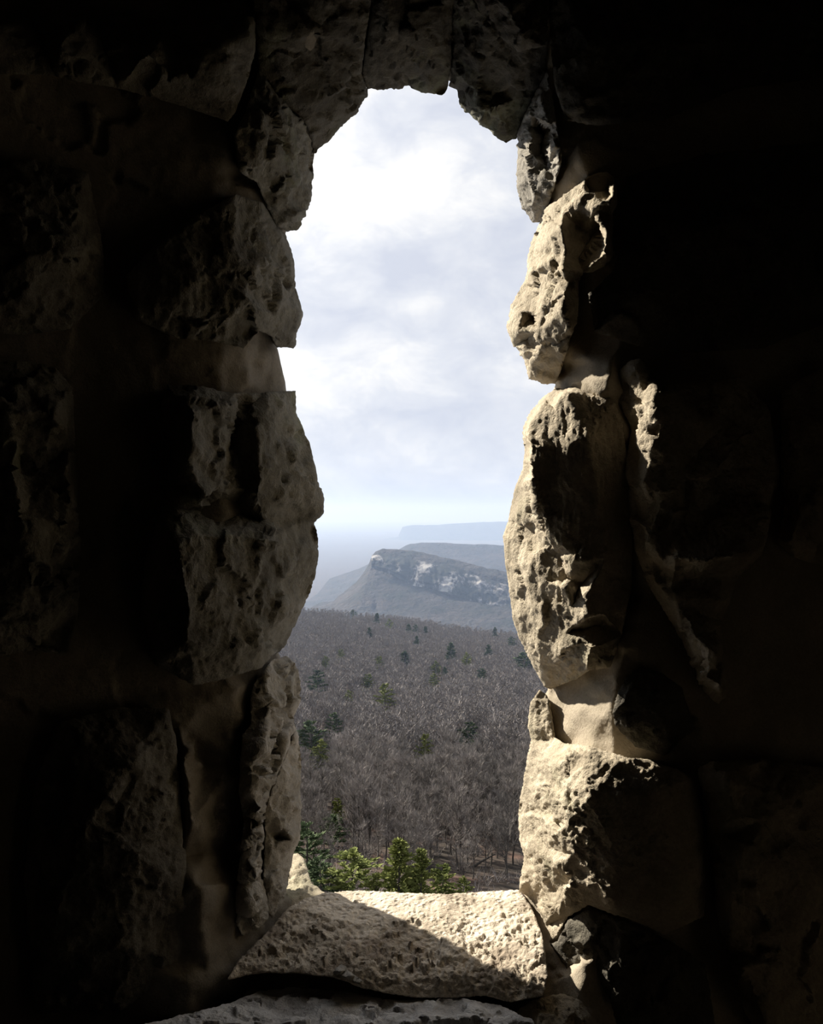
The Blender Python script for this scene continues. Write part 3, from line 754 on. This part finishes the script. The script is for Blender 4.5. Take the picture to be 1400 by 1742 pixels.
o = ridge('mountain', 'wooded headland with a band of white cliffs along its side',
          [(CT, [1750, 1900] + [1850, 1760, 1700] + [1680] * 8), ([(510, 1044), (562, 1031), (606, 994), (628, 964), (640, 946), (716, 952), (782, 967), (857, 985), (1055, 1010), (2005, 1042)], [1720, 1860] + [1810, 1720, 1660] + [1640] * 8),
           (CB1, [1700, 1830] + [1780, 1690, 1630] + [1610] * 8), ([(480, 1062), (600, 1040), (700, 1040), (860, 1055), (1080, 1070), (2030, 1080)], [1600, 1640] + [1600, 1540, 1500] + [1490] * 8),
           ([(440, 1110), (2070, 1110)], 1380)], M_RIDGE, amp=5.5, freq=0.022, seed=5, n=900, m=12)
# bare rock band set into that hillside
def band(top, bot, Yt, Yb, n=260, m=34, seed=70):
    tt = np.linspace(632, 1040, n)
    a = np.interp(tt, *np.array(top, float).T)
    b = np.interp(tt, *np.array(bot, float).T)
    ya = np.interp(tt, *np.array(Yt, float).T)
    yb = np.interp(tt, *np.array(Yb, float).T)
    v = np.linspace(0, 1, m)[:, None]
    py = a + (b - a) * v
    Yv = ya + (yb - ya) * v
    P3 = np.stack([(tt - CX) / F * Yv, Yv, EYE - (py - CY) / F * Yv], -1)
    q = P3.reshape(-1, 3)
    d = 9 * fbm(q * np.array([.05, .05, .012]), 4, seed, .6, ridged=True) + 5 * fbm(q * .06, 3, seed + 3)
    edge = (np.minimum(v, 1 - v) * 4).clip(0, 1) * np.ones_like(tt)[None]
    q = q + np.stack([0 * d, -d * edge.ravel() + 10 * (1 - edge.ravel()), 0.2 * d], 1)
    return q.reshape(P3.shape)


m, t, b = new_mat('cliff_rock', 0.95)
g = nod(t, 'ShaderNodeNewGeometry').outputs['Position']
mp = nod(t, 'ShaderNodeMapping')
mp.inputs['Scale'].default_value = (1, 1, 0.5)
t.links.new(g, mp.inputs[0])
big = noise_node(t, mp.outputs[0], 0.022, 3, 0.55)
fine = noise_node(t, mp.outputs[0], 0.085, 6, 0.7)
fc = mth(t, 'ADD', mth(t, 'MULTIPLY', big, 0.75), mth(t, 'MULTIPLY', fine, 0.6))
t.links.new(ramp_node(t, fc, [(0.66, (0.014, 0.017, 0.015)), (0.72, (0.06, 0.057, 0.056)), (0.80, (0.30, 0.29, 0.28))]), b.inputs['Base Color'])
M_CLIFF = m
CA = [(632, 945), (650, 944), (700, 952), (760, 962), (826, 985), (870, 998), (1050, 1030)]
CC = [(632, 968), (660, 976), (700, 996), (735, 1004), (760, 1008), (826, 1036), (870, 1050), (1050, 1080)]
G = band(CA, CC, [(632, 1835), (700, 1800), (860, 1730), (1050, 1660)], [(632, 1790), (700, 1745), (860, 1650), (1050, 1580)])
c = grid_mesh('cliff_band', G[:, :, 0], G[:, :, 1], G[:, :, 2], M_CLIFF)
c.parent = o
c['label'] = 'white weathered cliff face'

# haze in the valley
m = bpy.data.materials.new('valley_haze')
m.use_nodes = True
t = m.node_tree
t.nodes.clear()
om = nod(t, 'ShaderNodeOutputMaterial')
vs_ = nod(t, 'ShaderNodeVolumeScatter')
va_ = nod(t, 'ShaderNodeVolumeAbsorption')
ad = nod(t, 'ShaderNodeAddShader')
vs_.inputs['Color'].default_value = (0.52, 0.685, 1.0, 1)
vs_.inputs['Density'].default_value = 0.00013
vs_.inputs['Anisotropy'].default_value = 0.2
va_.inputs['Color'].default_value = (0.3, 0.34, 0.5, 1)
va_.inputs['Density'].default_value = 0.000085
t.links.new(vs_.outputs[0], ad.inputs[0])
t.links.new(va_.outputs[0], ad.inputs[1])
t.links.new(ad.outputs[0], om.inputs['Volume'])
o = box('haze', (-9000, 160, -420), (9000, 26000, 150), m)
tag(o, 'pale blue haze filling the valley beyond the wooded slope', 'haze', kind='stuff')


# ------------------------------------------------------------------ trees
class MB:
    def __init__(self):
        self.v, self.f = [], []

    def tube(self, pts, rads, n=5):
        base = len(self.v)
        for k, p in enumerate(pts):
            d = np.array(pts[min(k + 1, len(pts) - 1)]) - np.array(pts[max(k - 1, 0)])
            d = d / max(np.linalg.norm(d), 1e-9)
            a = np.cross(d, (0.3, 1, 0.1))
            a /= max(np.linalg.norm(a), 1e-9)
            b = np.cross(d, a)
            for j in range(n):
                th = 2 * math.pi * j / n
                self.v.append(tuple(np.array(p) + rads[k] * (math.cos(th) * a + math.sin(th) * b)))
        for k in range(len(pts) - 1):
            for j in range(n):
                self.f.append((base + k * n + j, base + k * n + (j + 1) % n, base + (k + 1) * n + (j + 1) % n, base + (k + 1) * n + j))

    def blade(self, p, q, w, rng):
        p, q = np.array(p), np.array(q)
        d = q - p
        a = np.cross(d, (rng.uniform(-1, 1), rng.uniform(-1, 1), rng.uniform(-1, 1)))
        L = np.linalg.norm(a)
        if L < 1e-9:
            return
        a = a / L * w * 0.5
        b = len(self.v)
        self.v += [tuple(p + a), tuple(p - a), tuple(q - a * 0.35), tuple(q + a * 0.35)]
        self.f.append((b, b + 1, b + 2, b + 3))

    def mesh(self, name, mat):
        me = bpy.data.meshes.new(name)
        me.from_pydata(self.v, [], self.f)
        me.materials.append(mat)
        me.update()
        return me


def tree_mat(name, c0, c1, rough=0.9):
    m, t, b = new_mat(name, rough)
    oi = nod(t, 'ShaderNodeObjectInfo')
    g = nod(t, 'ShaderNodeNewGeometry').outputs['Position']
    n = noise_node(t, g, 0.35, 3, 0.6)
    fac = mth(t, 'MULTIPLY_ADD', oi.outputs['Random'], 0.6, mth(t, 'MULTIPLY_ADD', n, 1.2, -0.4), clamp=True)
    t.links.new(mix_col(t, fac, c0, c1), b.inputs['Base Color'])
    return m


M_BARK = tree_mat('grey_bark', (0.040, 0.036, 0.032), (0.11, 0.10, 0.092))
M_TWIG = tree_mat('bare_twigs', (0.112, 0.104, 0.097), (0.245, 0.22, 0.205))
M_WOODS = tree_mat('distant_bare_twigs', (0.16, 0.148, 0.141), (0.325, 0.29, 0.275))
M_GREEN = tree_mat('dark_needles', (0.05, 0.075, 0.04), (0.085, 0.115, 0.05))
M_YELLOW = tree_mat('yellow_green_needles', (0.125, 0.15, 0.042), (0.20, 0.215, 0.06))


def bare_tree(seed, h=14.0, twigs=6, tw=0.05):
    """(trunk with limbs, twig crown) as two mesh builders, base at the origin."""
    r = random.Random(seed)
    tr, cr = MB(), MB()
    n = 7
    pts, x, y = [], 0.0, 0.0
    for k in range(n + 1):
        pts.append((x, y, -0.6 + (h * 0.88 + 0.6) * k / n))
        x += r.uniform(-.25, .25)
        y += r.uniform(-.25, .25)
    r0 = h * 0.0125
    tr.tube(pts, [r0 * (1.15 - 0.98 * k / n) for k in range(n + 1)], 6)

    def pos(u):
        k = min(int(u * n), n - 1)
        a, b = np.array(pts[k]), np.array(pts[k + 1])
        return a + (b - a) * (u * n - k)
    for i in range(20):
        u = r.uniform(0.26, 0.97)
        p = pos(u)
        th = r.uniform(0, 2 * math.pi)
        L = h * r.uniform(0.20, 0.36) * (1.25 - 0.75 * u)
        up = r.uniform(0.5, 1.1)
        d = np.array([math.cos(th), math.sin(th), up])
        d /= np.linalg.norm(d)
        lp = [p]
        for k in range(3):
            d = d + np.array([r.uniform(-.22, .22), r.uniform(-.22, .22), r.uniform(0, .25)])
            d /= np.linalg.norm(d)
            lp.append(lp[-1] + d * L / 3)
        tr.tube(lp, [r0 * 0.42 * (1 - 0.28 * k) for k in range(4)], 4)
        for j in range(6):
            kk = r.randint(1, 3)
            q = lp[kk] + (lp[kk - 1] - lp[kk]) * r.random()
            e_ = d + np.array([r.uniform(-.9, .9), r.uniform(-.9, .9), r.uniform(-.2, .7)])
            e_ /= np.linalg.norm(e_)
            l2 = L * r.uniform(.35, .65)
            q2 = q + e_ * l2
            cr.blade(q, q2, tw * 1.5, r)
            for m_ in range(twigs):
                s = q + (q2 - q) * r.uniform(.2, 1)
                e2 = e_ + np.array([r.uniform(-.9, .9), r.uniform(-.9, .9), r.uniform(-.3, .8)])
                e2 /= np.linalg.norm(e2)
                cr.blade(s, s + e2 * r.uniform(.5, 1.2) * h / 14, tw * r.uniform(.5, 1.0), r)
    return tr, cr


def conifer(seed, h=10.0, width=0.22, dense=1.0, pine=False):
    r = random.Random(seed)
    tr, fo = MB(), MB()
    tr.tube([(0, 0, -0.5), (0.05, 0, h * 0.5), (0, 0.03, h)], [h * 0.016, h * 0.010, h * 0.002], 6)
    lv = 15 if not pine else 10
    for k in range(lv):
        u = 0.10 + 0.88 * k / (lv - 1)
        z = h * u
        prof = (1 - u) ** 0.75 + 0.06 if not pine else (0.45 + 0.75 * math.sin(math.pi * min(1, (u - .02) * 1.05)) ** 0.8) * (1.08 - 0.65 * u)
        for i in range(6 if not pine else 5):
            th = r.uniform(0, 2 * math.pi)
            L = h * width * prof * r.uniform(0.65, 1.2)
            d = np.array([math.cos(th), math.sin(th), r.uniform(-.12, .22) + 0.35 * u])
            p = np.array([0, 0, z + r.uniform(-.2, .2)])
            q = p + d * L
            tr.tube([tuple(p), tuple(q)], [h * 0.004, h * 0.001], 3)
            for j in range(int((26 if not pine else 44) * dense)):
                s = p + (q - p) * r.uniform(.18, 1.05)
                e_ = d * 0.8 + np.array([r.uniform(-.8, .8), r.uniform(-.8, .8), r.uniform(-.15, .6)])
                e_ /= np.linalg.norm(e_)
                fo.blade(s, s + e_ * h * r.uniform(.035, .075), h * r.uniform(.02, .04), r)
    return tr, fo


def solve_Y(px, py):
    """Distance at which the slope is seen at this traced pixel."""
    ys = np.linspace(70, 720, 1300)
    x = (px - CX) / F * ys
    g = CY - (ground_z(x, ys) - EYE) / ys * F
    k = np.argmin(np.abs(g - py))
    return float(ys[k])


def plant(name, meshes, x, y, scale, rot, label, cat, group=None):
    z = float(ground_z(np.array([x]), np.array([y]))[0])
    root = bpy.data.objects.new(name, None)
    COL.objects.link(root)
    root.location = (x, y, z)
    root.rotation_euler = (0, 0, rot)
    root.scale = (scale[0], scale[0], scale[1])
    tag(root, label, cat, group)
    for nm, me in meshes:
        c = bpy.data.objects.new(nm, me)
        COL.objects.link(c)
        c.parent = root
    return root


# evergreens: (top pixel, visible foot, kind of crown, needles, half-width, label)
CON = {}
for key, (sd_, w_, d_, p_, mt) in {'spire': (1, .20, 1.0, False, M_GREEN), 'spire2': (2, .24, 1.0, False, M_GREEN), 'ypine': (3, .27, 1.1, True, M_YELLOW),
                                   'ypine2': (4, .33, 1.3, True, M_YELLOW), 'gpine': (5, .30, 1.1, True, M_GREEN), 'yspire': (6, .24, 1.1, False, M_YELLOW)}.items():
    a, b = conifer(sd_, 10.0, w_, d_, p_)
    CON[key] = [('trunk', a.mesh('conifer_trunk', M_BARK)), ('foliage', b.mesh('conifer_foliage', mt))]
EV = [
    (600, 1453, 1530, 'ypine2', 1.6, 'rounded yellow-green young pine, leftmost of the bright pines just above the sill'),
    (679, 1432, 1535, 'yspire', 1.15, 'tallest bright green pine just above the middle of the sill'),
    (716, 1448, 1535, 'yspire', 1.05, 'slender bright pine just right of the tallest pine above the sill'),
    (752, 1474, 1535, 'ypine', 1.3, 'low olive-green pine right of the slender bright pine above the sill'),
    (789, 1494, 1535, 'ypine', 1.1, 'smallest olive pine peeping over the sill, right of the low olive one'),
    (522, 1405, 1500, 'gpine', 1.2, 'dark green pine close against the pale slab of the left jamb'),
    (545, 1462, 1530, 'gpine', 1.3, 'dark bushy evergreen above the left end of the sill'),
    (640, 1490, 1535, 'ypine2', 1.2, 'low yellow-green bush pine between the rounded pine and the tallest pine'),
    (574, 1360, 1400, 'ypine', 1.0, 'small yellow-green pine among dark trunks left of centre'),
    (566, 1390, 1440, 'gpine', 1.4, 'broad dull green pine below the small yellow one'),
    (530, 1230, 1300, 'gpine', 1.2, 'large green pine beside the jagged stone of the left jamb'),
    (545, 1262, 1310, 'ypine', 1.2, 'bright yellowish pine at the foot of the large green pine by the left jamb'),
    (566, 1215, 1262, 'gpine', 1.0, 'dim dark pine just right of the large green pine by the left jamb'),
    (797, 1230, 1280, 'gpine', 1.1, 'dark green pine standing alone right of centre in the bare woods'),
    (724, 1252, 1310, 'ypine', 0.8, 'narrow yellow-green pine left of the lone dark green pine'),
    (655, 1166, 1220, 'ypine', 1.0, 'leaning yellow-green pine in the middle of the bare woods'),
    (626, 1149, 1182, 'ypine', 1.2, 'small green pine up-slope left of the leaning yellow-green pine'),
    (540, 1142, 1190, 'gpine', 1.0, 'green pine with a pale left flank near the top of the lower left jamb stone'),
    (593, 1176, 1200, 'ypine', 1.2, 'faint yellowish pine between the left jamb and the leaning pine'),
    (688, 1109, 1138, 'spire2', 1.3, 'layered dark pine left of the dark spire on the upper slope'),
    (767, 1095, 1132, 'spire', 1.1, 'dark blue-green spire, darkest evergreen on the upper slope'),
    (741, 1126, 1150, 'ypine', 1.1, 'upper yellow-green pine of the close pair below the dark spire'),
    (738, 1148, 1180, 'ypine', 0.9, 'lower yellow-green pine of the close pair below the dark spire'),
    (757, 1136, 1156, 'spire2', 1.1, 'stubby dark evergreen right of the close pair of yellow-green pines'),
    (819, 1139, 1166, 'gpine', 1.2, 'olive round-topped pine on the right of the upper slope'),
    (831, 1098, 1124, 'spire2', 1.1, 'grey-green evergreen above the olive round-topped pine'),
    (872, 1084, 1108, 'gpine', 1.2, 'dark pine high on the slope against the tall sunlit jamb stone'),
    (893, 1112, 1150, 'gpine', 1.5, 'wide dark pine half hidden behind the tall sunlit jamb stone'),
    (794, 1112, 1140, 'ypine', 1.0, 'pale green pine between the dark spire and the olive round-topped pine'),
    (709, 1083, 1106, 'spire', 1.0, 'small dark spire left of the darkest spire, near the crest'),
    (645, 1118, 1140, 'ypine', 1.3, 'small yellowish pine left of the layered dark pine'),
    (580, 1106, 1126, 'ypine', 1.1, 'tiny pale green pine high on the left slope'),
    (554, 1118, 1142, 'ypine', 1.0, 'tiny olive pine left of the tiny pale green pine'),
    (602, 1038, 1054, 'gpine', 1.3, 'dark pine leftmost on the skyline of the slope'),
    (641, 1044, 1066, 'spire', 1.0, 'dark spire on the skyline right of the leftmost skyline pine'),
    (628, 1068, 1088, 'spire2', 1.0, 'dull green evergreen just under the skyline spire'),
    (662, 1054, 1074, 'ypine', 1.1, 'green pine on the skyline between the spire and the dark clump'),
    (695, 1062, 1082, 'spire2', 1.0, 'dark evergreen at the left of the skyline clump below the cliff'),
    (707, 1064, 1082, 'gpine', 1.0, 'green pine in the middle of the skyline clump below the cliff'),
    (724, 1066, 1084, 'spire', 1.0, 'evergreen at the right of the skyline clump below the cliff'),
    (842, 1068, 1092, 'spire', .8, 'lone thin spire at the right of the slope skyline'),
]
ev_pos, ev_view = [], []
rnd = random.Random(5)
for px, py0, py1, kind, wf, label in EV:
    Y = solve_Y(px, py1 + 3)
    x = (px - CX) / F * Y
    zb = float(ground_z(np.array([x]), np.array([Y]))[0])
    zt = EYE - (py0 - CY) / F * Y
    h = max(2.5, zt - zb)
    plant('pine_tree', CON[kind], x, Y, (h / 10 * wf * 1.3, h / 10), rnd.uniform(0, 6.28), label, 'tree', 'evergreens on the wooded slope')
    ev_pos.append((x, Y, h))
    ev_view.append((px, py0, py1, Y))

# bare trees
BT, BTF = [], []
for k in range(8):
    a, b = bare_tree(100 + k, 14.0, 14, 0.055)
    BT.append([('trunk', a.mesh('bare_trunk', M_BARK)), ('twig_crown', b.mesh('bare_crown', M_TWIG))])
for k in range(5):
    a, b = bare_tree(200 + k, 14.0, 2, 0.18)
    off = len(b.v)
    BTF.append((np.array(b.v + a.v[:48]), b.f + [tuple(i + off for i in q) for q in a.f if max(q) < 48]))

BTS = []
for k in range(3):
    a, b = bare_tree(300 + k, 14.0, 1, 0.20)
    a2 = MB()
    a2.v, a2.f = a.v[:48], [q for q in a.f if max(q) < 48]
    off = len(b.v)
    BTS.append((np.array(b.v + a2.v), b.f + [tuple(i + off for i in q) for q in a2.f]))

spots = []
fixed = [(551, 1460, 1375), (610, 1455, 1300), (623, 1460, 1310), (600, 1458, 1320), (631, 1458, 1315), (641, 1478, 1360), (733, 1459, 1330), (712, 1453, 1335), (768, 1454, 1310), (778, 1482, 1330), (785, 1482, 1340), (862, 1496, 1340), (834, 1473, 1340), (873, 1470, 1330), (530, 1440, 1330), (660, 1440, 1320), (690, 1432, 1310)]
rnd = random.Random(12)
for px, py, top in fixed:
    Y = solve_Y(px, py)
    spots.append(((px - CX) / F * Y, Y, (py - top) * Y / F / 14.0, True))
cell = {}


def clear(x, y, d):
    gx, gy = int(x // 6), int(y // 6)
    for i in range(gx - 2, gx + 3):
        for j in range(gy - 2, gy + 3):
            for (a, b) in cell.get((i, j), ()):
                if (a - x) ** 2 + (b - y) ** 2 < d * d:
                    return False
    return True


for x, y, s_, f_ in spots:
    cell.setdefault((int(x // 6), int(y // 6)), []).append((x, y))
far = []
tries = 0
while tries < 90000 and len(spots) + len(far) < 4000:
    tries += 1
    Y = math.sqrt(rnd.uniform(118 ** 2, 700 ** 2))
    px = rnd.uniform(470, 925)
    x = (px - CX) / F * Y
    if not clear(x, Y, 2.7 if Y < 260 else 3.3):
        continue
    s_ = rnd.uniform(.62, 1.12) * (1.0 - 0.36 * min(1, max(0, (Y - 250) / 350)))
    if Y < 160:
        if rnd.random() < .9:
            continue
        s_ *= .85
    zb = float(ground_z(np.array([x]), np.array([Y]))[0])
    ptop = CY - (zb + 13.5 * s_ - EYE) / Y * F
    cw = 2.6 * s_ / Y * F
    if any(Y < eY and abs(px - ex) < 0.3 * (e1 - e0) + cw * .7 and ptop < e1 - 0.45 * (e1 - e0) for ex, e0, e1, eY in ev_view):
        continue
    if any((x - a) ** 2 + (Y - b) ** 2 < (1.6 + h_ * .12) ** 2 for a, b, h_ in ev_pos):
        continue
    cell.setdefault((int(x // 6), int(Y // 6)), []).append((x, Y))
    far.append((x, Y, s_))
far.sort(key=lambda q: q[1])
near_n = 300 - len(spots)
for i, (x, Y, s_, f_) in enumerate(spots):
    plant('bare_tree', BT[i % 8], x, Y, (max(.7, s_ * .85), s_), rnd.uniform(0, 6.28), 'leafless tree with a straight dark trunk rising from the litter just above the sill', 'tree', 'bare trees nearest the tower')
for i, (x, Y, s_) in enumerate(far[:near_n]):
    plant('bare_tree', BT[rnd.randrange(8)], x, Y, (s_, s_ * rnd.uniform(.9, 1.1)), rnd.uniform(0, 6.28), 'leafless grey-brown tree standing in the bare woods on the slope', 'tree', 'bare trees on the wooded slope')
side = []
for _ in range(3200):
    Y = math.sqrt(rnd.uniform(130 ** 2, 720 ** 2))
    px = rnd.uniform(60, 470) if rnd.random() < .5 else rnd.uniform(925, 1340)
    side.append(((px - CX) / F * Y, Y, rnd.uniform(.62, 1.12) * (1.0 - 0.36 * min(1, max(0, (Y - 250) / 350)))))
nq = far[near_n:] + side
VA, FA, off = [], [], 0
BTF = [(v, np.array(f, np.int32)) for v, f in BTF]
BTS = [(v, np.array(f, np.int32)) for v, f in BTS]
for n_, (x, Y, s_) in enumerate(nq):
    v, f = BTF[rnd.randrange(5)] if n_ < len(far) - near_n else BTS[rnd.randrange(3)]
    a = rnd.uniform(0, 6.28)
    ca, sa = math.cos(a), math.sin(a)
    z = float(ground_z(np.array([x]), np.array([Y]))[0])
    VA.append(np.stack([(v[:, 0] * ca - v[:, 1] * sa) * s_ + x, (v[:, 0] * sa + v[:, 1] * ca) * s_ + Y, v[:, 2] * s_ + z], 1).astype(np.float32))
    FA.append(f + off)
    off += len(v)
VA = np.concatenate(VA)
FA = np.concatenate(FA)
me = bpy.data.meshes.new('bare_woods')
me.vertices.add(len(VA))
me.vertices.foreach_set('co', VA.ravel())
me.loops.add(FA.size)
me.loops.foreach_set('vertex_index', FA.ravel())
me.polygons.add(len(FA))
me.polygons.foreach_set('loop_start', np.arange(0, FA.size, 4, dtype=np.int32))
me.update(calc_edges=True)
me.materials.append(M_WOODS)
o = bpy.data.objects.new('bare_woods', me)
COL.objects.link(o)
del VA, FA
tag(o, 'grey-brown mass of leafless trees covering the far slope to its crest', 'woods', kind='stuff')

# brush under the trees
mb = MB()
rnd = random.Random(31)
for i in range(9000):
    Y = math.sqrt(rnd.uniform(100 ** 2, 330 ** 2))
    px = rnd.uniform(480, 915)
    x = (px - CX) / F * Y
    q3 = np.array([[x / 9, Y / 9, 3.0]])
    if vnoise(q3, 5)[0] < -0.12 + 0.25 * rnd.random() - (0.35 if Y > 190 else 0):
        continue
    z = float(ground_z(np.array([x]), np.array([Y]))[0])
    hh = rnd.uniform(.5, 2.3)
    for j in range(7):
        a = rnd.uniform(0, 6.28)
        l = rnd.uniform(.2, .8) * hh
        mb.blade((x + rnd.uniform(-.3, .3), Y + rnd.uniform(-.3, .3), z - .1), (x + math.cos(a) * l, Y + math.sin(a) * l, z + hh * rnd.uniform(.5, 1)), rnd.uniform(.05, .11), rnd)
o = bpy.data.objects.new('undergrowth', mb.mesh('undergrowth', M_WOODS))
COL.objects.link(o)
tag(o, 'grey-brown leafless brush between the trunks on the slope', 'undergrowth', kind='stuff')

# fallen trunk on the litter
Y = solve_Y(802, 1476)
a = np.array(at(800, 1478, Y))
b = np.array(at(842, 1453, Y + 1.5))
mb = MB()
mb.tube([tuple(a), tuple(a + (b - a) * .5 + np.array([0, 0, .15])), tuple(b)], [.24, .19, .11], 7)
mb.tube([tuple(a + (b - a) * .7), tuple(a + (b - a) * .7 + np.array([.4, 0, 1.4]))], [.09, .03], 5)
o = bpy.data.objects.new('fallen_tree', mb.mesh('fallen_tree', M_BARK))
COL.objects.link(o)
tag(o, 'dark fallen trunk leaning across the leaf litter at the lower right', 'log')
